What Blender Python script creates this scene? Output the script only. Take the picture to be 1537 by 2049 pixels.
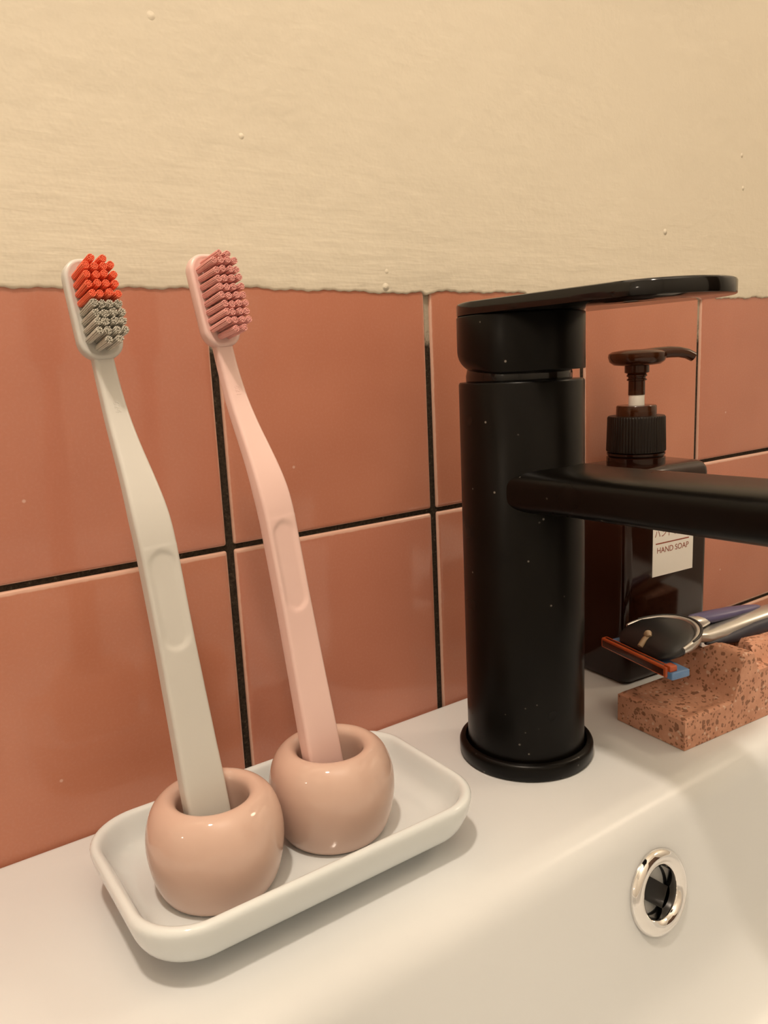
import bpy, bmesh, math, random
from mathutils import Matrix, Vector

for o in list(bpy.data.objects):
    bpy.data.objects.remove(o, do_unlink=True)
scene = bpy.context.scene
COL = scene.collection
MM = 0.001

# ------------------------------------------------------------------ camera
cam_data = bpy.data.cameras.new('camera')
cam = bpy.data.objects.new('camera', cam_data)
COL.objects.link(cam)
yaw, pitch, roll = 0.6034, 0.1871, -0.0468
def rotm(axis, a):
    return Matrix.Rotation(a, 3, axis)
B0 = Matrix(((1, 0, 0), (0, 0, -1), (0, 1, 0)))
Rw = rotm('Z', roll) @ rotm('X', pitch) @ B0 @ rotm('Z', yaw)      # world -> camera (x right, y down, z ahead)
cm = Matrix.Identity(4)
for i in range(3):
    cm[i][0] = Rw[0][i]; cm[i][1] = -Rw[1][i]; cm[i][2] = -Rw[2][i]
cm[0][3], cm[1][3], cm[2][3] = -0.11704, -0.2744, 0.1610
cam.matrix_world = cm
cam_data.sensor_fit = 'HORIZONTAL'
cam_data.sensor_width = 36.0
cam_data.lens = 1561.34 / 1537.0 * 36.0
cam_data.clip_start = 0.005
scene.camera = cam

# ------------------------------------------------------------------ world, lamps, exposure
world = bpy.data.worlds.new('world'); scene.world = world
world.use_nodes = True
world.node_tree.nodes['Background'].inputs[0].default_value = (1.0, 0.80, 0.615, 1)
world.node_tree.nodes['Background'].inputs[1].default_value = 0.02

def lamp(name, kind, loc, energy, colour, size, target=None):
    d = bpy.data.lights.new(name, kind); d.energy = energy; d.color = colour
    if kind == 'AREA':
        d.shape = 'DISK'; d.size = size
    else:
        d.shadow_soft_size = size
    o = bpy.data.objects.new(name, d); COL.objects.link(o); o.location = loc
    if target is not None:
        o.rotation_euler = (Vector(target) - Vector(loc)).to_track_quat('-Z', 'Y').to_euler()
    return o
WARM = (1.0, 0.84, 0.68)
lamp('pendant_bulb', 'POINT', (-0.20, -0.26, 0.85), 14.2, WARM, 0.024)
lamp('fill_uplight', 'AREA', (-0.05, -0.85, 1.15), 12.0, WARM, 0.5, (-0.05, -0.85, 2.0))  # added fill light, bounced off the ceiling for soft ambient
lamp('wall_lamp', 'POINT', (1.05, -0.55, 0.95), 9.0, (1.0, 0.80, 0.58), 0.12)
lamp('side_bulb', 'POINT', (-0.98, -0.24, 0.42), 0.8, WARM, 0.02)

vs = scene.view_settings
vs.view_transform = 'Standard'; vs.look = 'None'; vs.gamma = 1.0
vs.use_curve_mapping = False
vs.exposure = 0.0
scene.cycles.caustics_reflective = False
scene.cycles.caustics_refractive = False

# ------------------------------------------------------------------ materials
def s2l(c):
    return tuple(((v / 255) / 12.92 if v / 255 <= 0.04045 else ((v / 255 + 0.055) / 1.055) ** 2.4) for v in c)

class Mat:
    def __init__(s, name, colour=(0.8, 0.8, 0.8), rough=0.5, metal=0.0, spec=0.5, **kw):
        s.m = bpy.data.materials.new(name); s.m.use_nodes = True
        s.nt = s.m.node_tree; s.b = s.nt.nodes['Principled BSDF']
        s.b.inputs['Base Color'].default_value = (*colour, 1)
        s.b.inputs['Roughness'].default_value = rough
        s.b.inputs['Metallic'].default_value = metal
        s.b.inputs['Specular IOR Level'].default_value = spec
        for k, v in kw.items():
            s.b.inputs[k.replace('_', ' ')].default_value = v
    def n(s, kind, **inp):
        nd = s.nt.nodes.new(kind)
        for k, v in inp.items():
            if k in nd.inputs: nd.inputs[k].default_value = v
            else: setattr(nd, k, v)
        return nd
    def l(s, a, b): s.nt.links.new(a, b)
    def coord(s, which='Object', scale=None, rot=None):
        t = s.n('ShaderNodeTexCoord').outputs[which]
        if scale is None and rot is None: return t
        mp = s.n('ShaderNodeMapping')
        if scale: mp.inputs['Scale'].default_value = scale
        if rot: mp.inputs['Rotation'].default_value = rot
        s.l(t, mp.inputs['Vector']); return mp.outputs[0]
    def noise(s, vec, scale, detail=3.0, rough=0.5):
        nd = s.n('ShaderNodeTexNoise'); nd.inputs['Scale'].default_value = scale
        nd.inputs['Detail'].default_value = detail; nd.inputs['Roughness'].default_value = rough
        s.l(vec, nd.inputs['Vector']); return nd.outputs['Fac']
    def ramp(s, fac, stops):
        r = s.n('ShaderNodeValToRGB'); e = r.color_ramp.elements
        while len(e) < len(stops): e.new(0.5)
        for el, (p, c) in zip(e, stops):
            el.position = p; el.color = (*c, 1) if len(c) == 3 else c
        s.l(fac, r.inputs[0]); return r.outputs[0]
    def mix(s, fac, a, b):
        m = s.n('ShaderNodeMix'); m.data_type = 'RGBA'
        for sock, v in ((m.inputs[0], fac), (m.inputs[6], a), (m.inputs[7], b)):
            if hasattr(v, 'links'): s.l(v, sock)
            elif isinstance(v, tuple): sock.default_value = (*v, 1) if len(v) == 3 else v
            else: sock.default_value = v
        return m.outputs[2]
    def math(s, op, a, b=0.0):
        m = s.n('ShaderNodeMath'); m.operation = op
        for sock, v in ((m.inputs[0], a), (m.inputs[1], b)):
            if hasattr(v, 'links'): s.l(v, sock)
            else: sock.default_value = v
        return m.outputs[0]
    def base(s, c): s.l(c, s.b.inputs['Base Color'])
    def bump(s, h, strength=0.3, dist=0.001, prev=None):
        b = s.n('ShaderNodeBump'); b.inputs['Strength'].default_value = strength
        b.inputs['Distance'].default_value = dist; s.l(h, b.inputs['Height'])
        if prev is not None: s.l(prev, b.inputs['Normal'])
        s.l(b.outputs[0], s.b.inputs['Normal']); return b.outputs[0]

B, W3 = (0, 0, 0), (1, 1, 1)
# glazed tile: salmon glaze with soft mottling, thin pale line where the glaze breaks over the edge
def make_tile_mat():
    m = Mat('salmon_glaze', rough=0.10, spec=0.5)
    oc = m.coord('Object')
    rnd = m.n('ShaderNodeObjectInfo').outputs['Random']
    big = m.noise(m.coord('Generated'), 2.2, 2)
    c = m.mix(m.ramp(big, [(0.3, B), (0.7, W3)]), (0.475, 0.185, 0.112), (0.535, 0.22, 0.138))
    c = m.mix(m.math('MULTIPLY', rnd, 0.35), c, (0.50, 0.205, 0.155))
    fine = m.noise(oc, 900.0, 2)
    c = m.mix(m.math('MULTIPLY', m.ramp(fine, [(0.45, B), (0.75, W3)]), 0.12), c, (0.62, 0.33, 0.26))
    sx = m.n('ShaderNodeSeparateXYZ'); m.l(oc, sx.inputs[0])
    ax = m.math('ABSOLUTE', sx.outputs[0]); az = m.math('ABSOLUTE', sx.outputs[2])
    mx = m.math('MAXIMUM', ax, az)
    wob = m.math('MULTIPLY', m.noise(oc, 260.0, 2), 0.0006)
    e = m.math('ADD', mx, wob)
    edge = m.ramp(m.math('MULTIPLY', m.math('SUBTRACT', e, 0.0474), 800.0), [(0.35, B), (0.75, W3)])
    c = m.mix(m.math('MULTIPLY', edge, 0.6), c, (0.72, 0.50, 0.40))
    v = m.n('ShaderNodeTexVoronoi'); v.inputs['Scale'].default_value = 75.0; m.l(oc, v.inputs['Vector'])
    spot = m.ramp(v.outputs['Distance'], [(0.035, W3), (0.06, B)])
    msk = m.ramp(m.noise(oc, 40.0, 1), [(0.58, B), (0.62, W3)])
    c = m.mix(m.math('MULTIPLY', m.math('MULTIPLY', spot, msk), 0.5), c, (0.78, 0.58, 0.5))
    m.base(c)
    w = m.noise(m.coord('Object'), 28.0, 1)
    p = m.bump(w, 0.25, 0.0012)
    m.bump(m.noise(oc, 1100.0, 2), 0.05, 0.0002, p)
    return m.m
TILE = make_tile_mat()

def make_grout():
    m = Mat('dark_grout', rough=0.9, spec=0.2)
    oc = m.coord('Object')
    sx = m.n('ShaderNodeSeparateXYZ'); m.l(oc, sx.inputs[0])
    hi = m.math('MULTIPLY', m.math('SUBTRACT', sx.outputs[2], 0.158), 40.0)
    nz = m.noise(m.coord('Object', (1, 1, 0.6)), 160.0, 4, 0.7)
    f = m.math('ADD', m.math('MULTIPLY', hi, 0.7), m.math('SUBTRACT', nz, 0.5))
    pale = m.ramp(f, [(0.2, B), (0.45, W3)])
    dirt = m.ramp(m.noise(oc, 700.0, 3, 0.7), [(0.35, (0.018, 0.012, 0.008)), (0.62, (0.05, 0.036, 0.024)), (0.8, (0.22, 0.18, 0.13))])
    m.base(m.mix(pale, dirt, (0.42, 0.36, 0.28)))
    m.bump(m.noise(oc, 900.0, 3), 0.5, 0.0005)
    return m.m
GROUT = make_grout()

def make_plaster():
    m = Mat('painted_plaster', rough=0.62, spec=0.3)
    oc = m.coord('Object')
    tone = m.noise(oc, 5.0, 3)
    m.base(m.ramp(tone, [(0.3, (0.74, 0.67, 0.54)), (0.7, (0.78, 0.71, 0.575))]))
    st = m.noise(m.coord('Object', (0.10, 1.0, 1.0), (0, 0.05, 0)), 480.0, 4, 0.6)       # brush strokes
    st2 = m.noise(m.coord('Object', (0.16, 1.0, 1.0), (0, -0.03, 0)), 130.0, 3, 0.55)
    lump = m.noise(oc, 55.0, 4, 0.6)
    sx = m.n('ShaderNodeSeparateXYZ'); m.l(oc, sx.inputs[0])
    low = m.ramp(m.math('MULTIPLY', sx.outputs[2], 4.0), [(0.76, W3), (1.0, (0.25, 0.25, 0.25))])
    p = m.bump(m.math('MULTIPLY', st, low), 0.20, 0.0008)
    p = m.bump(m.math('MULTIPLY', st2, low), 0.20, 0.0022, p)
    p = m.bump(lump, 0.26, 0.0022, p)
    v = m.n('ShaderNodeTexVoronoi'); v.inputs['Scale'].default_value = 42.0; m.l(oc, v.inputs['Vector'])
    nub = m.ramp(v.outputs['Distance'], [(0.02, W3), (0.07, B)])
    msk = m.ramp(m.noise(oc, 14.0, 1), [(0.54, B), (0.58, W3)])
    m.bump(m.math('MULTIPLY', nub, msk), 0.7, 0.0012, p)
    return m.m
PLASTER = make_plaster()

def plain_noise(name, c1, c2, rough, scale=60, spec=0.5, bump=0.0, bscale=300, **kw):
    m = Mat(name, c1, rough, spec=spec, **kw)
    oc = m.coord('Object')
    m.base(m.ramp(m.noise(oc, scale, 3), [(0.3, c1), (0.7, c2)]))
    if bump: m.bump(m.noise(oc, bscale, 2), bump, 0.0006)
    return m.m
CERAMIC = plain_noise('sanitary_ceramic', (0.665, 0.685, 0.695), (0.69, 0.71, 0.72), 0.26, 9, spec=0.28, bump=0.03, bscale=60)
PORCELAIN = plain_noise('white_porcelain', (0.675, 0.715, 0.725), (0.695, 0.735, 0.745), 0.09, 25)
PINK_GLAZE = plain_noise('pink_glaze', (0.58, 0.405, 0.335), (0.61, 0.43, 0.355), 0.06, 35, bump=0.02, bscale=90)
PLASTIC_WHITE = plain_noise('off_white_plastic', (0.575, 0.56, 0.525), (0.59, 0.575, 0.54), 0.33, 40, Subsurface_Weight=0.0)
PLASTIC_PINK = plain_noise('pale_pink_plastic', (0.76, 0.53, 0.485), (0.78, 0.55, 0.505), 0.33, 40)
BRISTLE_RED = plain_noise('coral_red_bristle', (0.97, 0.175, 0.085), (1.0, 0.21, 0.10), 0.4, 400)
BRISTLE_GREY = plain_noise('grey_bristle', (0.56, 0.53, 0.46), (0.62, 0.59, 0.52), 0.45, 400)
BRISTLE_PINK = plain_noise('rose_bristle', (0.80, 0.385, 0.35), (0.84, 0.43, 0.39), 0.4, 400)
RUB = {}

def make_black():
    m = Mat('matte_black_coating', (0.010, 0.009, 0.008), 0.36, spec=0.15)
    oc = m.coord('Object')
    v = m.n('ShaderNodeTexVoronoi'); v.inputs['Scale'].default_value = 190.0; m.l(oc, v.inputs['Vector'])
    sp = m.ramp(v.outputs['Distance'], [(0.05, W3), (0.10, B)])
    msk = m.ramp(m.noise(oc, 85.0, 2), [(0.57, B), (0.62, W3)])
    d = m.math('MULTIPLY', sp, msk)
    haze = m.ramp(m.noise(oc, 26.0, 4, 0.65), [(0.35, (0.0028, 0.0022, 0.0017)), (0.75, (0.0042, 0.0034, 0.0027))])
    m.base(m.mix(m.math('MULTIPLY', d, 0.6), haze, (0.34, 0.31, 0.27)))
    r = m.ramp(m.noise(oc, 40.0, 3), [(0.3, (0.27,) * 3), (0.7, (0.30,) * 3)])
    m.l(r, m.b.inputs['Roughness'])
    return m.m
BLACK = make_black()
BLACK_POL = Mat('satin_black_lever', (0.004, 0.0035, 0.003), 0.10, spec=0.4).m
BOTTLE = plain_noise('dark_brown_plastic', (0.013, 0.0035, 0.0015), (0.016, 0.0045, 0.002), 0.10, 20, spec=0.38)
AMBER = Mat('amber_pump_plastic', (0.050, 0.013, 0.003), 0.16, spec=0.35, Transmission_Weight=0.3, IOR=1.45).m
DARKCAP = plain_noise('dark_ribbed_plastic', (0.006, 0.003, 0.0017), (0.008, 0.004, 0.0022), 0.36, 50, spec=0.28)
STEMWHITE = Mat('white_stem_plastic', (0.78, 0.75, 0.68), 0.4).m
PAPER = plain_noise('label_paper', (0.74, 0.715, 0.66), (0.77, 0.74, 0.69), 0.55, 60)
INK = Mat('red_brown_ink', (0.26, 0.055, 0.028), 0.6).m
CHROME = Mat('chrome', (0.82, 0.80, 0.78), 0.06, metal=1.0).m
SILVER = plain_noise('brushed_silver', (0.55, 0.53, 0.50), (0.62, 0.60, 0.57), 0.30, 80, metal=0.85)
RUBBER = Mat('black_rubber', (0.012, 0.012, 0.013), 0.42).m
NAVY = plain_noise('navy_rubber', (0.020, 0.021, 0.032), (0.030, 0.030, 0.045), 0.45, 120)
PURPLE = plain_noise('violet_blue_rubber', (0.075, 0.065, 0.14), (0.10, 0.085, 0.17), 0.35, 90)
ORANGE = plain_noise('orange_red_plastic', (0.42, 0.075, 0.02), (0.47, 0.09, 0.025), 0.22, 120)
BLUE = plain_noise('light_blue_strip', (0.10, 0.21, 0.42), (0.15, 0.27, 0.48), 0.4, 200)
TANP = Mat('tan_plastic', (0.35, 0.24, 0.14), 0.4).m
BLADE = Mat('blade_slot', (0.05, 0.012, 0.006), 0.25).m
INNER = Mat('dark_overflow_plastic', (0.004, 0.003, 0.0025), 0.4, spec=0.2).m
WOOD = plain_noise('dark_wood', (0.06, 0.028, 0.014), (0.085, 0.04, 0.02), 0.5, 14)
FLOORM = plain_noise('floor_stone', (0.20, 0.17, 0.14), (0.26, 0.22, 0.18), 0.4, 10)
PAINT = plain_noise('cream_paint', (0.78, 0.765, 0.73), (0.80, 0.785, 0.75), 0.7, 6)
DARKWALL = plain_noise('umber_paint', (0.78, 0.765, 0.73), (0.80, 0.785, 0.75), 0.7, 6)
MIRROR = Mat('mirror_glass', (0.9, 0.9, 0.9), 0.02, metal=1.0).m

def make_terrazzo():
    m = Mat('salmon_terrazzo', rough=0.6, spec=0.35)
    oc = m.coord('Object')
    wrp = m.n('ShaderNodeVectorMath'); wrp.operation = 'ADD'
    nz = m.n('ShaderNodeTexNoise'); nz.inputs['Scale'].default_value = 420.0; m.l(oc, nz.inputs['Vector'])
    sc = m.n('ShaderNodeVectorMath'); sc.operation = 'SCALE'; sc.inputs['Scale'].default_value = 0.0022
    m.l(nz.outputs['Color'], sc.inputs[0]); m.l(oc, wrp.inputs[0]); m.l(sc.outputs[0], wrp.inputs[1])
    def flecks(scale, lo, hi, mscale, mt):
        v = m.n('ShaderNodeTexVoronoi'); v.inputs['Scale'].default_value = scale; m.l(wrp.outputs[0], v.inputs['Vector'])
        f = m.ramp(v.outputs['Distance'], [(lo, W3), (hi, B)])
        sel = m.n('ShaderNodeSeparateColor'); m.l(v.outputs['Color'], sel.inputs[0])
        return m.math('MULTIPLY', f, m.math('GREATER_THAN', sel.outputs[0], mt))
    base = m.ramp(m.noise(oc, 130.0, 4, 0.6), [(0.3, (0.50, 0.24, 0.15)), (0.7, (0.62, 0.325, 0.215))])
    c = m.mix(m.math('MULTIPLY', flecks(620.0, 0.30, 0.42, 60, 0.45), 0.75), base, (0.17, 0.068, 0.034))
    c = m.mix(m.math('MULTIPLY', flecks(300.0, 0.30, 0.38, 60, 0.52), 0.8), c, (0.19, 0.08, 0.042))
    c = m.mix(m.math('MULTIPLY', flecks(410.0, 0.26, 0.36, 60, 0.80), 0.7), c, (0.66, 0.47, 0.36))
    m.base(c)
    m.bump(m.noise(oc, 700.0, 3), 0.35, 0.0004)
    return m.m
TERRAZZO = make_terrazzo()

# ------------------------------------------------------------------ mesh helpers (all coordinates in millimetres)
def mesh_of(name, V, F, mat, smooth=35):
    me = bpy.data.meshes.new(name)
    me.from_pydata([(x * MM, y * MM, z * MM) for x, y, z in V], [], F)
    bm = bmesh.new(); bm.from_mesh(me)
    bmesh.ops.recalc_face_normals(bm, faces=bm.faces)
    bm.to_mesh(me); bm.free()
    me.materials.append(mat)
    if smooth:
        me.shade_smooth()
        if smooth < 180: me.set_sharp_from_angle(angle=math.radians(smooth))
    return me
def link(name, me, parent=None, loc=None):
    o = bpy.data.objects.new(name, me); COL.objects.link(o)
    if parent is not None: o.parent = parent
    if loc is not None: o.location = tuple(c * MM for c in loc)
    return o
ORIG = {}
def thing(name, loc, label=None, cat=None, group=None, kind=None, mat4=None):
    o = bpy.data.objects.new(name, None); COL.objects.link(o)
    o.empty_display_size = 0.02
    if mat4 is not None: o.matrix_world = mat4; ORIG[o.name] = (0, 0, 0)
    else: o.location = tuple(c * MM for c in loc); ORIG[o.name] = loc
    tag(o, label, cat, group, kind)
    return o
def tag(o, label=None, cat=None, group=None, kind=None):
    for k, v in (('label', label), ('category', cat), ('group', group), ('kind', kind)):
        if v: o[k] = v
def root_of(o):
    while o.parent is not None: o = o.parent
    return o
def part(name, VF, mat, parent, smooth=35, label=None, local=False):
    V, F = VF
    if not local and parent is not None:
        ox, oy, oz = ORIG.get(root_of(parent).name, (0, 0, 0))
        V = [(x - ox, y - oy, z - oz) for x, y, z in V]
    o = link(name, mesh_of(name, V, F, mat, smooth), parent)
    if label: o['label'] = label
    return o
def merge(*vfs):
    V, F = [], []
    for v, f in vfs:
        k = len(V); V += list(v); F += [tuple(i + k for i in q) for q in f]
    return V, F
def loft(rings, cap0=True, cap1=True, closed=True):
    n = len(rings[0]); V = [p for r in rings for p in r]; F = []
    for i in range(len(rings) - 1):
        for j in range(n if closed else n - 1):
            a, b = i * n + j, i * n + (j + 1) % n
            F.append((a, b, b + n, a + n))
    if cap0: F.append(tuple(range(n))[::-1])
    if cap1: F.append(tuple((len(rings) - 1) * n + j for j in range(n)))
    return V, F
def lathe(prof, c, n=64, cap0=True, cap1=True):
    rings = []
    for r, z in prof:
        rings.append([(c[0] + r * math.cos(2 * math.pi * k / n), c[1] + r * math.sin(2 * math.pi * k / n), c[2] + z) for k in range(n)])
    return loft(rings, cap0, cap1)
def rrect(hx, hy, r, seg=8):
    """rounded rectangle outline, counter-clockwise"""
    r = min(r, hx - 1e-4, hy - 1e-4); P = []
    for cx, cy, a0 in ((hx - r, hy - r, 0), (-hx + r, hy - r, 90), (-hx + r, -hy + r, 180), (hx - r, -hy + r, 270)):
        for k in range(seg + 1):
            a = math.radians(a0 + 90 * k / seg); P.append((cx + r * math.cos(a), cy + r * math.sin(a)))
    return P
def catmull(P, n=6):
    P = [tuple(p) for p in P]; Q = [P[0]] + P + [P[-1]]; out = []
    for i in range(1, len(Q) - 2):
        for k in range(n):
            t = k / n
            out.append(tuple(0.5 * (2 * b + (c - a) * t + (2 * a - 5 * b + 4 * c - d) * t * t + (3 * b - a - 3 * c + d) * t ** 3)
                             for a, b, c, d in zip(Q[i - 1], Q[i], Q[i + 1], Q[i + 2])))
    out.append(P[-1]); return out
def interp(tab, x):
    if x <= tab[0][0]: return tab[0][1]
    for (x0, y0), (x1, y1) in zip(tab, tab[1:]):
        if x <= x1: return y0 + (y1 - y0) * (x - x0) / (x1 - x0)
    return tab[-1][1]
def sstep(a, b, x):
    t = max(0.0, min(1.0, (x - a) / (b - a))); return t * t * (3 - 2 * t)
def box(x0, x1, y0, y1, z0, z1):
    V = [(x, y, z) for x in (x0, x1) for y in (y0, y1) for z in (z0, z1)]
    return V, [(0, 1, 3, 2), (4, 6, 7, 5), (0, 4, 5, 1), (2, 3, 7, 6), (0, 2, 6, 4), (1, 5, 7, 3)]
def tube(path, rad, n=10, up=(0, 0, 1)):
    """round tube along 3-D points; rad a number or (horizontal, vertical) pair or list of pairs"""
    rings = []; P = [Vector(p) for p in path]
    for i, p in enumerate(P):
        t = (P[min(i + 1, len(P) - 1)] - P[max(i - 1, 0)]).normalized()
        s = t.cross(Vector(up)).normalized(); u = s.cross(t).normalized()
        r = rad[i] if isinstance(rad, list) else rad
        ra, rb = r if isinstance(r, tuple) else (r, r)
        rings.append([tuple(p + s * ra * math.cos(2 * math.pi * k / n) + u * rb * math.sin(2 * math.pi * k / n)) for k in range(n)])
    return loft(rings)
def bevelled_box(hx, hy, hz, b, seg=3):
    rings = []
    prof = [(b - b * math.cos(math.radians(a)), b - b * math.sin(math.radians(a))) for a in [90 * k / seg for k in range(seg + 1)]]
    lo = [(-hz + (b - b * math.cos(t)), b - b * math.sin(t)) for t in [math.pi / 2 * k / seg for k in range(seg + 1)]]
    lo = [(-hz + b * (1 - math.sin(t)), b * (1 - math.cos(t))) for t in [math.pi / 2 * (1 - k / seg) for k in range(seg + 1)]]
    for z, ins in lo: rings.append([(x, y, z) for x, y in rrect(hx - ins, hy - ins, b + 0.01, 3)])
    for z, ins in reversed(lo): rings.append([(x, y, -z) for x, y in rrect(hx - ins, hy - ins, b + 0.01, 3)])
    return loft(rings)
def text_mesh(name, body, size, mat, extrude=0.04):
    cu = bpy.data.curves.new(name, 'FONT'); cu.body = body; cu.size = size * MM; cu.extrude = extrude * MM
    cu.align_x = 'CENTER'; cu.align_y = 'CENTER'
    t = bpy.data.objects.new(name + '_tmp', cu); COL.objects.link(t)
    bpy.context.view_layer.update()
    me = bpy.data.meshes.new_from_object(t.evaluated_get(bpy.context.evaluated_depsgraph_get()))
    bpy.data.objects.remove(t, do_unlink=True); bpy.data.curves.remove(cu)
    me.name = name; me.materials.clear(); me.materials.append(mat)
    return me
random.seed(5)

# ------------------------------------------------------------------ room shell
Z0, Z1 = -850, 1650
X0R, X1R, Y1R = -1300, 1500, -1450
def shell(name, b, mat, **kw):
    V, F = box(*b); o = part(name, (V, F), mat, None, 0); tag(o, kind='structure'); return o
floor = shell('floor', (X0R, X1R, Y1R, 63, Z0 - 50, Z0), FLOORM)
ceiling = shell('ceiling', (X0R, X1R, Y1R, 63, Z1, Z1 + 50), PAINT)
shell('wall_left', (X0R - 50, X0R, Y1R, 63, Z0, Z1), PAINT)
shell('wall_right', (X1R, X1R + 50, Y1R, 63, Z0, Z1), PAINT)
shell('wall_front', (X0R, X1R, Y1R - 50, Y1R, Z0, Z1), DARKWALL)
wall = shell('wall_back', (X0R, X1R, 1.4, 63, Z0, Z1), GROUT)

# unseen door added behind the camera to darken tile reflections: leaf, two panels, handle
door = thing('added_door', (1020, Y1R + 2, Z0), kind='structure')
part('added_door_leaf', box(650, 1390, Y1R + 2, Y1R + 38, Z0 + 5, Z0 + 1990), WOOD, door, 0)
for zz in (Z0 + 180, Z0 + 1080):
    part('added_door_panel', box(760, 1280, Y1R + 38, Y1R + 46, zz, zz + 760), WOOD, door, 0)
part('added_door_handle', tube([(720, Y1R + 38, 150), (720, Y1R + 80, 150), (840, Y1R + 80, 150)], 9), CHROME, door)

# tiles: every tile a piece of the wall
PITCH_X, ROWS = 100.0, [(-306.6, -206.6), (-206.6, -106.6), (-106.6, -6.2), (-6.2, 94.5), (94.5, 193.0)]
def tile_mesh(hx, hz):
    """slightly pillowed glazed tile, face at y = 0, back at y = 3 (x, z centred)"""
    rings = []
    for ins, y in ((0.0, 3.0), (0.0, 1.1), (0.12, 0.62), (0.42, 0.27), (0.95, 0.08), (1.9, 0.0)):
        rings.append([(x, y, z) for x, z in rrect(hx - ins, hz - ins, 0.9 + ins * 0.2, 3)])
    return mesh_of('tile', *loft(rings, False, True), TILE, 60)
tmesh = {}
for z0, z1 in ROWS:
    for k in range(-9, 14):
        hz = round((z1 - z0) / 2 - 1.05, 2)
        key = hz
        if key not in tmesh: tmesh[key] = tile_mesh(48.45, hz)
        if z1 < -100 and k < 2: continue
        o = link('tile', tmesh[key], wall, (PITCH_X * k - 50 + random.uniform(-.15, .15), 0, (z0 + z1) / 2))
        o.rotation_euler = (random.uniform(-.0025, .0025), random.uniform(-.0012, .0012), random.uniform(-.0025, .0025))

# plaster above the tiles, with the uneven paint line
def plaster_line(x):
    z = 190.6 + 0.45 * math.sin(x * 0.051 + 1) + 0.35 * math.sin(x * 0.13 + 0.4) + 0.25 * math.sin(x * 0.41) + 0.18 * math.sin(x * 1.3 + 2)
    for k in range(-6, 9):
        z -= 1.3 * math.exp(-((x - k * 100) / 2.6) ** 2)
    z -= 1.9 * math.exp(-((x - 163) / 3.5) ** 2) + 0.9 * math.exp(-((x - 345) / 6) ** 2)
    return z
rings = []
xs = [X0R + 2] + [x * 1.0 for x in range(-260, 520)] + [X1R - 2]
for x in xs:
    zl = plaster_line(x) if -260 <= x <= 519 else 190.6
    rings.append([(x, 2.6, zl + 0.1), (x, 0.05, zl), (x, -0.35, zl + 0.12), (x, -0.62, zl + 0.5), (x, -0.72, zl + 1.2), (x, -0.72, 205), (x, -0.72, Z1), (x, 2.6, Z1)])
part('plaster', loft(rings), PLASTER, wall, 60)

# round mirror hanging above, just out of the picture; inferred from a faint shade
mir = thing('round_mirror', (205, -1, 353), 'round wall mirror with thin black rim above the faucet', 'mirror')
mv = lathe([(0, 0), (258, 0), (260, 1.5), (260, 9), (257, 10), (255, 8)], (0, 0, 0), 96, False, False)
def upright(vf, c):
    V, F = vf; return [(c[0] + x, c[1] - z, c[2] + y) for x, y, z in V], F
MC = (205, -1.5, 355 + 260)
part('mirror_rim', upright(mv, MC), BLACK, mir)
part('mirror_glass', upright(lathe([(255.5, 4), (255.5, 8.2)], (0, 0, 0), 96), MC), MIRROR, mir)

# ------------------------------------------------------------------ wash basin
FX, FY = 99.5, -56.6                     # faucet axis
BCX, BCY = FX, -272.0                    # centre of the bowl
def outer_loop(inset, n):
    """basin outline: straight back edge on the wall, back right corner swept round"""
    P = []
    x0, x1, y0, y1 = -162 + inset, 350 - inset, -452 + inset, -0.4 - inset
    def arc(cx, cy, a, b, t0, t1, m):
        for k in range(m + 1):
            t = math.radians(t0 + (t1 - t0) * k / m); P.append((cx + a * math.cos(t), cy + b * math.sin(t)))
    arc(215, -80, 135 - inset, 79.6 - inset, 0, 90, 24)
    arc(x0 + 6, y1 - 6, 6, 6, 90, 180, 4)
    arc(x0 + 40, y0 + 40, 40, 40, 180, 270, 10)
    arc(x1 - 40, y0 + 40, 40, 40, 270, 360, 10)
    return P
def by_angle(loop, angs):
    """points where rays from the bowl centre cut a closed loop"""
    out = []; n = len(loop)
    for a in angs:
        d = (math.cos(a), math.sin(a)); best = None
        for i in range(n):
            (ax, ay), (bx, by) = loop[i], loop[(i + 1) % n]
            ax -= BCX; ay -= BCY; bx -= BCX; by -= BCY
            ex, ey = bx - ax, by - ay; den = d[0] * ey - d[1] * ex
            if abs(den) < 1e-9: continue
            t = (ax * ey - ay * ex) / den; u = (ax * d[1] - ay * d[0]) / den
            if t > 0 and -1e-6 <= u <= 1 + 1e-6 and (best is None or t > best): best = t
        out.append((BCX + best * d[0], BCY + best * d[1]))
    return out
NA = 288
# denser angles towards the corners of the outline
base_loop = outer_loop(0, NA)
angs = sorted(set([2 * math.pi * k / NA - math.pi for k in range(NA)] + [math.atan2(y - BCY, x - BCX) for x, y in base_loop]))
angs = [a for i, a in enumerate(angs) if i == 0 or a - angs[i - 1] > 1e-4]
rings = []
for ins, z in ((14, -150), (3, -120), (0, -100), (0, -3.0), (0.25, -1.6), (0.9, -0.7), (1.7, -0.2), (3, 0)):
    rings.append([(x, y, z) for x, y in by_angle(outer_loop(ins, NA), angs)])
def bowl_loop(off, r=46):
    hx, hy = 205 - off, 154.0 - off
    return [(BCX + x, BCY + y) for x, y in rrect(hx, hy, max(8, r - off * 0.5), 14)]
FR = 13.0
TILT = math.atan(0.2)
prof = [(-30, 0)]
prof += [(-FR * math.cos(TILT) + FR * math.sin(t) - 0, -FR + FR * math.cos(t)) for t in [(math.pi / 2 - TILT) * k / 9 for k in range(10)]]
xo, zo = prof[-1]
prof += [(xo + 0.2 * d, zo - d) for d in (8, 16, 24, 32, 40, 48)]
xe, ze = prof[-1]
R2 = 34.0
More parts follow.
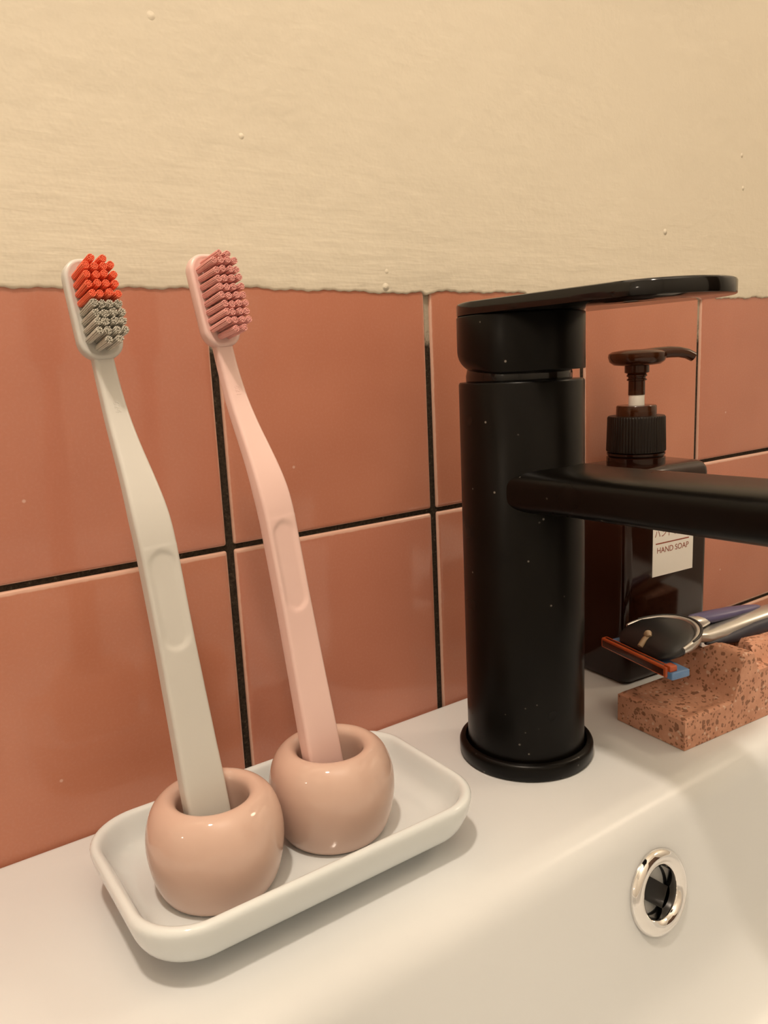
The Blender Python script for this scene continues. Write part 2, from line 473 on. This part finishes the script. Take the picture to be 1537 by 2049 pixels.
for k in range(1, 11):
    t = (math.pi / 2 - TILT) * k / 10
    # turn from the wall slope into the floor
    a = TILT + t
    prof.append((xe + R2 * (math.cos(TILT) - math.cos(a)), ze - R2 * (math.sin(a) - math.sin(TILT))))
xf, zf = prof[-1]
prof += [(xf + 40, zf - 3), (xf + 80, zf - 5)]
for off, z in prof:
    rings.append([(x, y, z) for x, y in by_angle(bowl_loop(off + 0.0), angs)])
basin_V, basin_F = loft(rings, True, True)
basin = link('wash_basin', mesh_of('wash_basin', basin_V, basin_F, CERAMIC, 40))
tag(basin, 'white ceramic wash basin with a wide back ledge and square bowl', 'basin')
basin_mesh = basin.data

# overflow: position on the back wall of the bowl
off_at = lambda z: xo + 0.2 * (zo - z)
OZ = -29.0
OY = BCY + 154.0 - off_at(OZ)
on = Vector((0, -math.cos(TILT), math.sin(TILT)))      # outward normal of the bowl's back wall
oup = Vector((0, math.sin(TILT), math.cos(TILT)))
def on_wall(vf):
    V, F = vf; out = []
    for x, y, z in V:
        p = Vector((FX, OY, OZ)) + Vector((1, 0, 0)) * x + oup * y + on * z
        out.append(tuple(p))
    return out, F
# cut the overflow hole and a hole for the faucet fixing out of the ceramic
cut = link('cutter', mesh_of('cutter', *on_wall(lathe([(11.0, -22), (11.0, 12)], (0, 0, 0), 48)), CERAMIC, 0))
md = basin.modifiers.new('hole', 'BOOLEAN'); md.object = cut; md.operation = 'DIFFERENCE'; md.solver = 'EXACT'
bpy.context.view_layer.update()
newme = bpy.data.meshes.new_from_object(basin.evaluated_get(bpy.context.evaluated_depsgraph_get()))
basin.modifiers.clear(); basin.data = newme; newme.name = 'wash_basin'
bpy.data.objects.remove(cut, do_unlink=True)
newme.shade_smooth(); newme.set_sharp_from_angle(angle=math.radians(40))

ov = thing('overflow_cover', (FX, OY, OZ), 'round chrome overflow ring set in the bowl wall below the faucet', 'overflow')
part('ring', on_wall(lathe(catmull([(15.1, 0.05), (15.0, 0.9), (14.3, 2.0), (12.7, 2.8), (11.0, 2.6), (9.8, 1.8), (9.2, 0.6), (9.1, -3.0)], 5), (0, 0, 0), 80, False, False)), CHROME, ov, 180)
part('sleeve', on_wall(lathe([(9.25, -0.6), (9.2, -2.0), (9.2, -4.2)], (0, 0, 0), 48, False, False)), INNER, ov, label='dark plastic sleeve inside the chrome ring')
def on_box(x0, x1, y0, y1, z0, z1): return on_wall(box(x0, x1, y0, y1, z0, z1))
bar_V, bar_F = box(-9.0, 9.0, -4.3, 3.6, -3.6, -2.2)
ca, sa = math.cos(math.radians(-40)), math.sin(math.radians(-40))
part('cross_bar', on_wall(([(x * ca - y * sa, x * sa + y * ca, z) for x, y, z in [(max(-8.0, min(8.0, x)), y, z) for x, y, z in bar_V]], bar_F)), INNER, ov, 0)
part('channel_wall', on_wall(lathe([(9.1, -6.2), (9.1, -4.6)], (0, 0, 0), 32)), CERAMIC, ov, label='white ceramic seen through the overflow hole')

# ------------------------------------------------------------------ faucet
fc = thing('basin_faucet', (FX, FY, 0), 'matte black single-lever basin faucet standing on the basin ledge', 'faucet')
FC = (FX, FY, 0)
part('base_flange', lathe([(26.4, 0), (27.3, 0.8), (27.4, 5.2), (27.0, 6.2), (26.2, 6.8), (24.9, 7.0), (24.6, 6.6), (24.5, 4)], FC, 96, True, False), BLACK, fc, 50)
part('body', lathe([(23.75, 2), (23.75, 151.8), (23.3, 152.5), (18, 152.5)], FC, 128), BLACK, fc, 40)
part('neck_ring', lathe([(19.6, 151), (20.1, 153.2), (20.1, 155.0), (19.3, 158.5)], (FX - 0.6, FY + 0.6, 0), 80), BLACK_POL, fc, 50)
# cartridge cap: bottom edge rounded off towards the wall
def cap_rings():
    n = 128; rings = []
    def rad(th): return max(0.4, 9.0 * max(0.0, math.cos(th - math.radians(112))) ** 0.8)
    for k in range(9):
        a = math.pi / 2 * k / 8
        rings.append([(FX + (24.0 - rad(t) * (1 - math.sin(a))) * math.cos(t), FY + (24.0 - rad(t) * (1 - math.sin(a))) * math.sin(t), 156.2 + rad(t) * (1 - math.cos(a)))
                      for t in [2 * math.pi * j / n for j in range(n)]])
    for r, z in ((24.0, 176.4), (23.85, 176.8), (23.5, 177.0), (22.0, 177.0), (21.8, 178.2)):
        rings.append([(FX + r * math.cos(t), FY + r * math.sin(t), z) for t in [2 * math.pi * j / n for j in range(n)]])
    return rings
part('cartridge_cap', loft(cap_rings()), BLACK, fc, 40)
def lever():
    Rl, tipY = 23.9, -117.0
    P = []
    for k in range(33):
        t = math.pi * k / 32; P.append((Rl * math.cos(t), FY + Rl * math.sin(t)))
    for k in range(33):
        t = math.pi + math.pi * k / 32; P.append((23.0 * math.cos(t), tipY + 23.0 * math.sin(t)))
    rings = []
    for ins, z in ((0.35, 177.1), (0.1, 177.25), (0.0, 177.6), (0.0, 181.0), (0.3, 181.6), (1.0, 181.9)):
        rings.append([(FX + x * (1 - ins / 24), y + (-1 if y > FY else 1) * ins * (1 if (y > FY or y < tipY) else 0), z) for x, y in P])
    return loft(rings)
part('lever', lever(), BLACK_POL, fc, 40, label='flat round-ended lever plate')
def spout():
    rings = []
    sec = []
    hw, hh = 19.2, 7.9
    for a in range(0, 360, 6):
        c, s = math.cos(math.radians(a)), math.sin(math.radians(a))
        ex = 2 / 3.6
        sec.append((hw * abs(c) ** ex * (1 if c >= 0 else -1), hh * abs(s) ** ex * (1 if s >= 0 else -1)))
    for y in (-62, -78, -90, -105, -120, -140, -160, -180, -196, -203, -206.5, -208):
        k = 1.0 if y > -196 else interp([(-208, 0.80), (-206.5, 0.90), (-203, 0.97), (-196, 1.0)], y)
        fl = 1.0 + 0.06 * sstep(-92, -76, y)
        zc = 112.9 + 0.018 * (-80 - y)
        rings.append([(FX + x * k * fl, y, zc + z * k * fl) for x, z in sec])
    return loft(rings)
part('spout', spout(), BLACK, fc, 60)
part('aerator', lathe([(10, 0), (11, 0.6), (11, 5)], (FX, -190, 105.2), 48), CHROME, fc)

# ------------------------------------------------------------------ dish
DX, DY = -15.0, -63.4
dish = None
def dish_vf():
    HX, HY = 58.0, 34.8
    # (inset from the outer rim, height): outside from the foot up, over the rim, down inside
    P = [(17.0, 0.3), (16.2, 0.0), (14.6, 0.0), (13.8, 0.5), (13.2, 3.0), (12.4, 5.4), (10.6, 6.2), (7.6, 6.4), (5.0, 7.1), (3.2, 8.8), (1.7, 11.8), (0.6, 15.4), (0.1, 18.2), (0.35, 19.5),
         (1.2, 20.2), (2.2, 20.2), (3.2, 19.4), (4.1, 17.4), (5.2, 14.6), (6.8, 11.9), (9.4, 10.0), (13.0, 9.1), (18.0, 8.9), (22, 8.9)]
    P = catmull(P, 3); rings = []
    for ins, z in P:
        rings.append([(DX + x, DY + y, z) for x, y in rrect(HX - ins, HY - ins, max(17.5 - ins * 0.65, 4), 12)])
    return loft(rings)
dish = part('ceramic_dish', dish_vf(), PORCELAIN, None, 180)
tag(dish, 'white rectangular porcelain dish with raised rim under the pink holders', 'dish')

# ------------------------------------------------------------------ toothbrush holders
def holder(cx, cy, Rr, h, label):
    P = [(0.0, 0.03), (0.60, 0.03), (0.66, 0.0), (0.74, 0.0), (.81, .025), (.885, .115), (.95, .26), (.99, .42), (1, .55), (.985, .68), (.935, .81), (.86, .91), (.76, .975),
         (.665, 1.0), (.585, .985), (.53, .94), (.51, .86), (.505, .72), (.50, .45), (.495, .2), (.46, .11), (0.0, .10)]
    C = catmull(P, 5)
    o = link('toothbrush_holder', mesh_of('toothbrush_holder', *lathe([(max(r, 0.002) * Rr, z * h) for r, z in C], (0, 0, 0), 96), PINK_GLAZE, 180), None, (cx, cy, 9.0))
    tag(o, label, 'holder', 'round pink toothbrush holders')
    return o
H1 = (-41.5, -67.9); H2 = (0.8, -65.5)
holder(*H1, 20.4, 29.6, 'glossy pink apple-shaped holder carrying the grey-white toothbrush')
holder(*H2, 20.8, 30.1, 'glossy pink apple-shaped holder carrying the pink toothbrush')

# ------------------------------------------------------------------ toothbrushes
VT = [(0, 0), (95, 0), (104, -0.1), (110, -0.5), (116, -1.6), (122, -3.3), (128, -5.4), (136, -8.4), (144, -10.9), (152, -12.5), (158, -13.3), (166, -14.0)]
WT = [(0, 12.6), (3, 13.3), (28, 13.2), (45, 12.5), (62, 11.9), (80, 11.4), (108, 11.4), (116, 11.0), (125, 9.6), (135, 8.0), (145, 6.9), (155, 6.3), (166, 6.2)]
TT = [(0, 5.0), (4, 5.6), (100, 5.6), (120, 5.2), (145, 4.6), (166, 4.0)]
def smooth_tab(T):
    return catmull(T, 6)
VTs, WTs, TTs = smooth_tab(VT), smooth_tab(WT), smooth_tab(TT)
def handle_vf():
    rings = []
    w = 0.0; rows = []
    while w <= 164.5:
        rows.append(w); w += 0.55 if 68 < w < 108 else 1.6
    for w in rows:
        hw, t, v = interp(WTs, w) / 2, interp(TTs, w), interp(VTs, w)
        endk = 1.0 if w > 2.5 else 0.86 + 0.14 * math.sin(w / 2.5 * math.pi / 2)
        hw *= endk
        r = min(1.15, t * 0.4); pts = []
        NF = 22
        for k in range(NF + 1):
            x = (-hw + r) + 2 * (hw - r) * k / NF
            # thumb recess: stadium between w = 72 and 104
            rr = 4.85
            wc = max(73 + rr, min(104 - rr, w)); d = math.hypot(x, w - wc) - rr
            pts.append((x, -(v - 0.62 * sstep(0.2, -2.0, d))))
        for k in range(1, 5):
            a = math.pi / 2 * k / 5; pts.append((hw - r + r * math.sin(a), -(v - r + r * math.cos(a))))
        pts.append((hw, -(v - r))); pts.append((hw, -(v - t + r)))
        for k in range(1, 5):
            a = math.pi / 2 * k / 5; pts.append((hw - r + r * math.cos(a), -(v - t + r - r * math.sin(a))))
        pts.append((hw - r, -(v - t))); pts.append((-hw + r, -(v - t)))
        for k in range(1, 5):
            a = math.pi / 2 * k / 5; pts.append((-hw + r - r * math.sin(a), -(v - t + r - r * math.cos(a))))
        pts.append((-hw, -(v - t + r))); pts.append((-hw, -(v - r)))
        for k in range(1, 5):
            a = math.pi / 2 * k / 5; pts.append((-hw + r - r * math.cos(a), -(v - r + r * math.sin(a))))
        rings.append([(x, y, w) for x, y in pts])
    return loft(rings)
HEAD_L, HEAD_W, HEAD_TILT = 30.2, 13.4, math.radians(4.5)
def head_frame():
    """local frame of the head: origin at the lower end of its face; x lateral, y outwards (bristles), z along"""
    w0 = 161.6; v0 = interp(VTs, 161.6) + 0.9
    zax = Vector((0, math.sin(HEAD_TILT), math.cos(HEAD_TILT)))       # local y is -v
    nax = Vector((0, -math.cos(HEAD_TILT), math.sin(HEAD_TILT)))
    return Vector((0, -v0, w0)), nax, zax
def head_vf():
    o, nax, zax = head_frame(); rings = []
    out = rrect(HEAD_W / 2, HEAD_L / 2, 5.6, 9)
    for ins, d in ((2.2, -5.0), (1.0, -4.7), (0.3, -4.0), (0.0, -3.0), (0.0, -0.9), (0.15, -0.4), (0.5, -0.08), (0.9, 0.0), (1.25, -0.08), (1.5, -0.25), (3.0, -0.28)):
        kx, kz = (HEAD_W / 2 - ins) / (HEAD_W / 2), (HEAD_L / 2 - ins) / (HEAD_L / 2)
        ring = []
        for x, z in out:
            p = o + Vector((1, 0, 0)) * (x * kx) + zax * (HEAD_L / 2 + z * kz) + nax * d
            ring.append(tuple(p))
        rings.append(ring)
    return loft(rings)
def tuft_mesh(name, mat, length, splay, jag, seed):
    rnd = random.Random(seed); parts = []
    pts = [(0, 0)]
    for ring, cnt in ((1, 6), (2, 12)):
        for k in range(cnt):
            a = 2 * math.pi * (k + rnd.uniform(-.15, .15)) / cnt + ring * 0.3; pts.append((0.40 * ring * math.cos(a), 0.40 * ring * math.sin(a)))
    for x, z in pts:
        L = length + rnd.uniform(-jag, jag * 0.6); k = 1 + splay * rnd.uniform(0.4, 1.2)
        f = 0.235; r0 = []; r1 = []; r2 = []
        ph = rnd.uniform(0, 1)
        for j in range(5):
            a = 2 * math.pi * j / 5 + ph
            r0.append((x + f * math.cos(a), 0.0, z + f * math.sin(a)))
            r1.append((x * k + f * math.cos(a), L - 0.15, z * k + f * math.sin(a)))
            r2.append((x * k + f * 0.5 * math.cos(a), L, z * k + f * 0.5 * math.sin(a)))
        parts.append(loft([r0, r1, r2], False, True))
    V, F = merge(*parts)
    return mesh_of(name, V, F, mat, 60)
def rm(cols):
    m = Matrix.Identity(4)
    for j, c in enumerate(cols):
        for i in range(3): m[i][j] = c[i]
    return m
def toothbrush(P0, w0, wdir, az, mat, tufts, number, label):
    """P0: point of the front face on the axis at height w0 along the handle; wdir: axis; az: heading of the face"""
    w = Vector(wdir).normalized(); a = math.radians(az)
    nh = Vector((math.sin(a), -math.cos(a), 0)); n = (nh - nh.dot(w) * w).normalized()
    x = w.cross(n)                       # right-handed: x, -n, w
    x = (-n).cross(w).normalized()
    k = 0.972                             # overall size
    base = Vector(P0) - w * w0 * k
    m4 = rm((x * k, -n * k, w * k)); m4.translation = base * MM
    t = thing('toothbrush', (0, 0, 0), label, 'toothbrush', 'toothbrushes standing in pink holders', mat4=m4)
    part('handle', handle_vf(), mat, t, 50, local=True)
    hd = part('brush_head', head_vf(), mat, t, 50, local=True)
    o, nax, zax = head_frame()
    fr = rm((Vector((1, 0, 0)), nax, zax))
    rows = [(HEAD_L / 2 + (r - 3.5) * 2.72, [-3.75, -1.25, 1.25, 3.75]) for r in range(8)]
    rows = [(HEAD_L / 2 - 4.5 * 2.62, [-1.5, 1.5])] + rows + [(HEAD_L / 2 + 4.5 * 2.62, [-1.6, 1.6])]
    rnd = random.Random(9)
    for i, (z, cols) in enumerate(rows):
        for cxx in cols:
            kind = tufts(i)
            me = rnd.choice(kind)
            tf = link('bristle_tuft', me, hd)
            p = o + Vector((1, 0, 0)) * (cxx + rnd.uniform(-.08, .08)) + zax * (z + rnd.uniform(-.08, .08)) + nax * (-0.35)
            loc = fr @ Matrix.Rotation(rnd.uniform(-.03, .03), 4, 'X') @ Matrix.Rotation(rnd.uniform(-.03, .03), 4, 'Z') @ Matrix.Rotation(rnd.uniform(0, 6.28), 4, 'Y')
            loc.translation = p * MM
            tf.matrix_local = loc
    # small raised number on the neck, reading down the handle
    tm = text_mesh('raised_number', number, 2.5, mat, 0.07)
    to = link('raised_number', tm, t)
    wn = 147.0; slope = (interp(VTs, 149) - interp(VTs, 145)) / 4
    zl = Vector((0, -slope, 1)).normalized(); nl = Vector((0, -1, -slope)).normalized()
    mt = rm((-zl, Vector((1, 0, 0)), nl)); mt = rm((-zl, nl.cross(-zl), nl)); mt.translation = Vector((0, -interp(VTs, wn), wn)) * MM
    to.matrix_local = mt
    return t
LT = 10.6
RED = [tuft_mesh('red_tuft', BRISTLE_RED, LT, 0.10, 0.10, s) for s in range(3)]
GREY = [tuft_mesh('grey_tuft', BRISTLE_GREY, LT - 0.3, 0.28, 0.45, 10 + s) for s in range(4)]
PINKT = [tuft_mesh('pink_tuft', BRISTLE_PINK, LT, 0.12, 0.15, 20 + s) for s in range(3)]
toothbrush((-43.8, -71.0, 38.2), 26.6, (-0.0455, 0.14, 1.0), 5, PLASTIC_WHITE, lambda i: GREY if i < 5 else RED, '624',
           'grey-white toothbrush with coral red and grey bristles')
toothbrush((-2.0, -69.0, 34.1), 20.0, (-0.0673, 0.12, 1.0), 8, PLASTIC_PINK, lambda i: PINKT, '621',
           'pale pink toothbrush with rose pink bristles')

# ------------------------------------------------------------------ soap bottle
BA = (180.7, -43.2); PH = math.radians(4.5)
fdx, fdy = math.cos(PH), -math.sin(PH); bdx, bdy = math.sin(PH), math.cos(PH)
BW, BD, BH = 60.0, 41.0, 106.5
def bpt(s, t, z): return (BA[0] + fdx * s + bdx * t, BA[1] + fdy * s + bdy * t, z)
bottle = thing('soap_bottle', (*bpt(BW / 2, BD / 2, 0)[:2], 0), 'dark brown square pump bottle of hand soap behind the faucet', 'soap bottle')
rings = []
for ins, z in ((3.0, 0.2), (1.2, 0.6), (0.3, 1.8), (0, 3.5), (0, BH - 6), (0.35, BH - 3.6), (1.5, BH - 1.5), (3.4, BH - 0.3), (6, BH)):
    rings.append([bpt(BW / 2 + x, BD / 2 + y, z) for x, y in rrect(BW / 2 - ins, BD / 2 - ins, max(4.5 - ins * 0.3, 2), 6)])
part('body', loft(rings), BOTTLE, bottle, 60)
PC = bpt(BW / 2 - 1.0, BD / 2 + 0.5, 0)
part('neck', lathe([(14.3, BH - 0.5), (14.3, BH + 3.0), (13.4, BH + 3.6), (14.2, BH + 4.2), (14.2, BH + 5.2), (12.8, BH + 5.6), (12.8, BH + 7)], PC, 64), BOTTLE, bottle, 40)
def ribbed():
    n = 240; rings = []
    for z, r in ((112.4, 14.3), (112.8, 14.5), (129.2, 14.0), (129.9, 13.5), (130.1, 9)):
        rings.append([(PC[0] + (r - (0.35 if (k // 2) % 2 and 112.5 < z < 129.5 else 0)) * math.cos(2 * math.pi * k / n), PC[1] + (r - (0.35 if (k // 2) % 2 and 112.5 < z < 129.5 else 0)) * math.sin(2 * math.pi * k / n), z) for k in range(n)])
    return loft(rings)
part('collar', ribbed(), DARKCAP, bottle, 30, label='ribbed dark collar')
part('collar_ring', lathe([(9.8, 129.5), (9.7, 134.6), (9.3, 135.1), (5, 135.2)], PC, 64), AMBER, bottle, 40)
part('stem', lathe([(3.85, 132), (3.85, 142)], PC, 32), STEMWHITE, bottle, 40, label='white pump stem')
pump = part('pump_head', lathe([(4.05, 140.2), (4.0, 147), (4.8, 147.4), (4.8, 148.0), (4.2, 148.3), (4.2, 149.0), (4.9, 149.3), (4.9, 150.0), (4.4, 150.5), (5.9, 151.2), (5.9, 154.5),
                                       (11.0, 155.0), (13.2, 156.6), (13.9, 159.0), (13.6, 160.6), (12.0, 161.6), (6, 162.4)], PC, 64), AMBER, bottle, 40)
nd = Vector((math.cos(math.radians(-32)), math.sin(math.radians(-32)), 0))
npth = [(2, 159.4), (10, 160.0), (16, 160.4), (21, 160.2), (25, 159.3), (28.3, 157.6)]
nrad = [(5.6, 3.0), (5.0, 3.0), (4.2, 2.8), (3.6, 2.6), (3.2, 2.5), (3.0, 2.4)]
part('nozzle', tube([(PC[0] + nd.x * a, PC[1] + nd.y * a, z) for a, z in npth], nrad, 16), AMBER, pump, 60)
# label on the front face
def face_pts(s0, s1, z0, z1, out=0.12):
    a = []
    for t in (-out, 0.02):
        a += [bpt(s0, t, z0), bpt(s1, t, z0), bpt(s1, t, z1), bpt(s0, t, z1)]
    return a, [(0, 1, 2, 3), (7, 6, 5, 4), (0, 4, 5, 1), (1, 5, 6, 2), (2, 6, 7, 3), (3, 7, 4, 0)]
SO = 1.8
lab = part('paper_label', face_pts(16.4 + SO, 45.8 + SO, 52.3, 93), PAPER, bottle, 0, label='white paper label')
part('rule', face_pts(18.4 + SO, 42.6 + SO, 68.4, 69.0, 0.17), INK, lab, 0)
def on_label(name, body, size, s, z):
    me = text_mesh(name, body, size, INK, 0.03)
    o = link(name, me, lab)
    xa = Vector((fdx, fdy, 0)); na = Vector((-bdx, -bdy, 0)); za = Vector((0, 0, 1))
    m4 = rm((xa, za, na))
    p = Vector(bpt(s + SO, -0.16, z)) - Vector(ORIG[bottle.name]); m4.translation = p * MM
    o.matrix_local = m4
on_label('lettering', 'HAND SOAP', 4.1, 30.8, 65.1)
on_label('lettering', 'ハンドソープ', 4.4, 30.6, 73.4)

# ------------------------------------------------------------------ terrazzo tray
TA = (147.0, -99.3); TR = math.radians(-4.0)
def tpt(s, t, z):
    c, sn = math.cos(TR), math.sin(TR)
    return (TA[0] + c * s - sn * t, TA[1] + sn * s + c * t, z)
TL, TW = 98.0, 35.5
def tray_h(s, t):
    plate = 13.4 - 1.3 * sstep(2.5, 8, s) * sstep(31, 25, s) * sstep(1.5, 7, t) * sstep(TW - 1.5, TW - 7, t)
    ridge = interp([(0, 0), (30.0, 0), (31.0, 0.6), (36.6, 17.6), (37.4, 19.0), (38.6, 19.5), (43.2, 19.4), (44.6, 18.6), (45.6, 16.6), (48.6, 11.2), (50, 10.8), (200, 10.8)], s)
    z = 13.4 + ridge if s > 30 else plate
    if s > 30: z -= 5.6 * math.exp(-((t - 25.5) / 5.8) ** 2) * sstep(32, 37, s)      # notch the handle lies in
    if s > 44:
        edge = 48.5 + 0.55 * max(0.0, t - 4)
        hollow = 13.6 + 10.6 * sstep(4.5, 2.5, t)
        block = 24.2 + 7.2 * sstep(3.6, 6.6, t)
        zb = hollow + (block - hollow) * sstep(edge - 1.5, edge + 1.5, s)
        k = sstep(44.0, 49.0, s)
        z = z * (1 - k) + zb * k
    # softened outer edge
    e = min(s, TL - s, t, TW - t)
    return z - (0.9 * (1 - sstep(0, 1.2, e)) if e < 1.2 else 0)
def tray_vf():
    ss = [0, 0.3, 0.8, 1.5, 3, 5, 8] + list(range(10, 29, 2)) + [29.5 + 0.5 * k for k in range(42)] + [51 + 2 * k for k in range(22)] + [96, 96.8, 97.4, TL - 0.3, TL]
    tt = [0, 0.3, 0.8, 1.4, 2.2, 3.0, 3.6, 4.2, 4.8, 5.4, 6, 6.6, 7.4, 9, 12, 15, 18, 21, 24, 27, 29, 31, 32.5, 33.7, 34.5, 35.1, TW]
    ss = sorted(set(round(x, 3) for x in ss if x <= TL)); ns, nt = len(ss), len(tt)
    V, F = [], []
    for s in ss:
        for t in tt: V.append(tpt(s, t, tray_h(s, t)))
    for i in range(ns - 1):
        for j in range(nt - 1):
            a = i * nt + j; F.append((a, a + nt, a + nt + 1, a + 1))
    bd = [(i, 0) for i in range(ns)] + [(ns - 1, j) for j in range(1, nt)] + [(i, nt - 1) for i in range(ns - 2, -1, -1)] + [(0, j) for j in range(nt - 2, 0, -1)]
    k0 = len(V)
    for i, j in bd: V.append(tpt(ss[i], tt[j], 0.15))
    n = len(bd)
    for k in range(n):
        a = bd[k][0] * nt + bd[k][1]; b = bd[(k + 1) % n][0] * nt + bd[(k + 1) % n][1]
        F.append((a, b, k0 + (k + 1) % n, k0 + k))
    F.append(tuple(range(k0, k0 + n)))
    return V, F
tray = part('terrazzo_tray', tray_vf(), TERRAZZO, None, 45)
tag(tray, 'speckled salmon terrazzo tray with a raised ridge beside the faucet', 'tray')

# ------------------------------------------------------------------ razor
RO = Vector((155.5, -69.0, 30.6)); ha = Vector((0.975, -0.215, 0.035)).normalized()
hb = Vector((0, 0, 1)).cross(ha).normalized(); hc = ha.cross(hb).normalized()
def rp(a, b, c): return tuple(RO + ha * a + hb * b + hc * c)
def rz(vf):
    V, F = vf; return [rp(*v) for v in V], F
razor = thing('razor', tuple(RO), 'silver cartridge razor with navy grips resting on the terrazzo ridge', 'razor')
def rloft(secs, n=20, p=2.6):
    rings = []
    for a, bc, hw, cc, hh in secs:
        ring = []
        for k in range(n):
            t = 2 * math.pi * k / n; c, s = math.cos(t), math.sin(t)
            ring.append((a, bc + hw * abs(c) ** (2 / p) * (1 if c >= 0 else -1), cc + hh * abs(s) ** (2 / p) * (1 if s >= 0 else -1)))
        rings.append(ring)
    return rz(loft(rings))
def rbox(a0, a1, b0, b1, c0, c1, bev=0.5):
    V, F = bevelled_box((a1 - a0) / 2, (b1 - b0) / 2, (c1 - c0) / 2, bev)
    return rz(([(x + (a0 + a1) / 2, y + (b0 + b1) / 2, z + (c0 + c1) / 2) for x, y, z in V], F))
cart = part('cartridge_guard', rbox(-3.2, 0.2, -21.5, 20.5, -2.2, 2.4, 0.6), ORANGE, razor, label='orange-red cartridge guard')
part('blade_slot', rbox(-2.1, -1.0, -19.0, 19.0, 2.15, 2.5, 0.1), BLADE, cart)
part('blade_slot', rbox(-3.3, -3.0, -20.0, 19.5, -1.5, 1.4, 0.1), BLADE, cart)
part('end_clip', rbox(-2.2, 1.6, -23.0, -18.8, 0.4, 3.0, 0.5), ORANGE, cart)
part('lubricating_strip', rbox(-2.4, 7.0, -24.2, 20.0, -2.6, 0.6, 0.5), BLUE, razor, label='pale blue strip')
part('yoke', rloft([(1, 0, 12.5, 2.2, 1.2), (4, 0, 16.5, 3.4, 3.2), (9, 0, 17.8, 4.8, 4.6), (15, 0, 17.0, 6.0, 5.0), (21, 0, 13.4, 6.8, 4.6), (26, 0, 8.2, 6.6, 4.0), (29, 0, 4.0, 6.2, 3.0)], 28, 2.4), RUBBER, razor, 60, label='black pivoting yoke')
arcp, arcr, rimp = [], [], []
for k in range(29):
    t = math.radians(-88 + 176 * k / 28); e = math.sin(math.pi * (k + 0.6) / 29.2)
    arcp.append((9.0 + 19.5 * math.cos(t), 17.6 * math.sin(t), 5.6 + 2.6 * math.cos(t))); arcr.append((0.8 + 1.0 * e ** 0.5, 1.0 + 1.9 * e ** 0.5))
    rimp.append((10.5 + 19.8 * math.cos(t), 17.8 * math.sin(t), 7.8 + 2.4 * math.cos(t)))
frm = part('yoke_frame', rz(tube(arcp, arcr, 12)), SILVER, razor, 60, label='silver frame round the yoke')
part('rubber_rim', rz(tube(rimp[2:-2], [(0.4 + 0.5 * math.sin(math.pi * (k + 1) / 26), 0.4 + 0.6 * math.sin(math.pi * (k + 1) / 26)) for k in range(25)], 8)), RUBBER, frm, 60)
part('pivot_pin', rz(merge(tube([(1.0, -1, 4.0), (4.0, -0.5, 6.2), (6.5, 0, 7.2)], [1.3, 1.5, 1.6], 10), tube([(5.6, -1.6, 7.6), (6.2, 0, 8.4), (6.8, 1.6, 7.6)], [1.2, 1.9, 1.2], 12))), TANP, razor, 60, label='tan pivot pin')
part('handle', rloft([(25, 0, 5.0, 5.6, 2.6), (29, 0, 3.6, 3.6, 2.4), (33, 0, 3.6, 1.6, 2.4), (38, 0, 4.6, 0.6, 3.0), (46, 0, 5.8, 0.9, 3.8), (60, 0, 6.2, 1.9, 4.2), (75, 0, 5.8, 2.4, 4.4), (95, 0, 5.2, 2.4, 4.4), (115, 0, 4.8, 1.6, 4.0), (126, 0, 3.6, 0.8, 3.2), (129, 0, 1.4, 0.6, 1.4)], 24), SILVER, razor, 60)
part('release_button', rloft([(29, 3.4, 1.2, 5.6, 1.2), (31, 3.4, 3.4, 6.2, 2.6), (34, 3.4, 4.4, 6.6, 3.0), (38, 3.4, 4.0, 6.4, 2.8), (43, 3.4, 2.4, 5.8, 2.0)], 20, 2.1), SILVER, razor, 60, label='silver release button')
part('thumb_grip', rloft([(33.5, 5.4, 1.0, 7.2, 0.8), (37, 5.2, 3.2, 7.4, 2.0), (45, 4.6, 4.4, 6.8, 2.6), (58, 3.8, 4.2, 6.8, 2.4), (68, 3.4, 3.0, 6.6, 1.8), (74, 3.2, 1.8, 6.4, 1.2), (76, 3.2, 0.5, 6.3, 0.5)], 20, 2.2), PURPLE, razor, 60, label='violet-blue thumb grip')
part('side_grip', rloft([(36, -3.2, 0.8, -1.6, 0.6), (42, -4.0, 2.2, -1.4, 1.6), (50, -4.8, 3.0, -0.8, 2.8), (62, -5.0, 3.4, 0.2, 3.7), (80, -4.6, 3.2, 0.9, 3.8), (100, -4.2, 2.8, 1.0, 3.4), (114, -3.6, 1.6, 0.8, 2.0), (118, -3.4, 0.5, 0.8, 0.6)], 20, 2.2), NAVY, razor, 60, label='dark navy ribbed side grip')
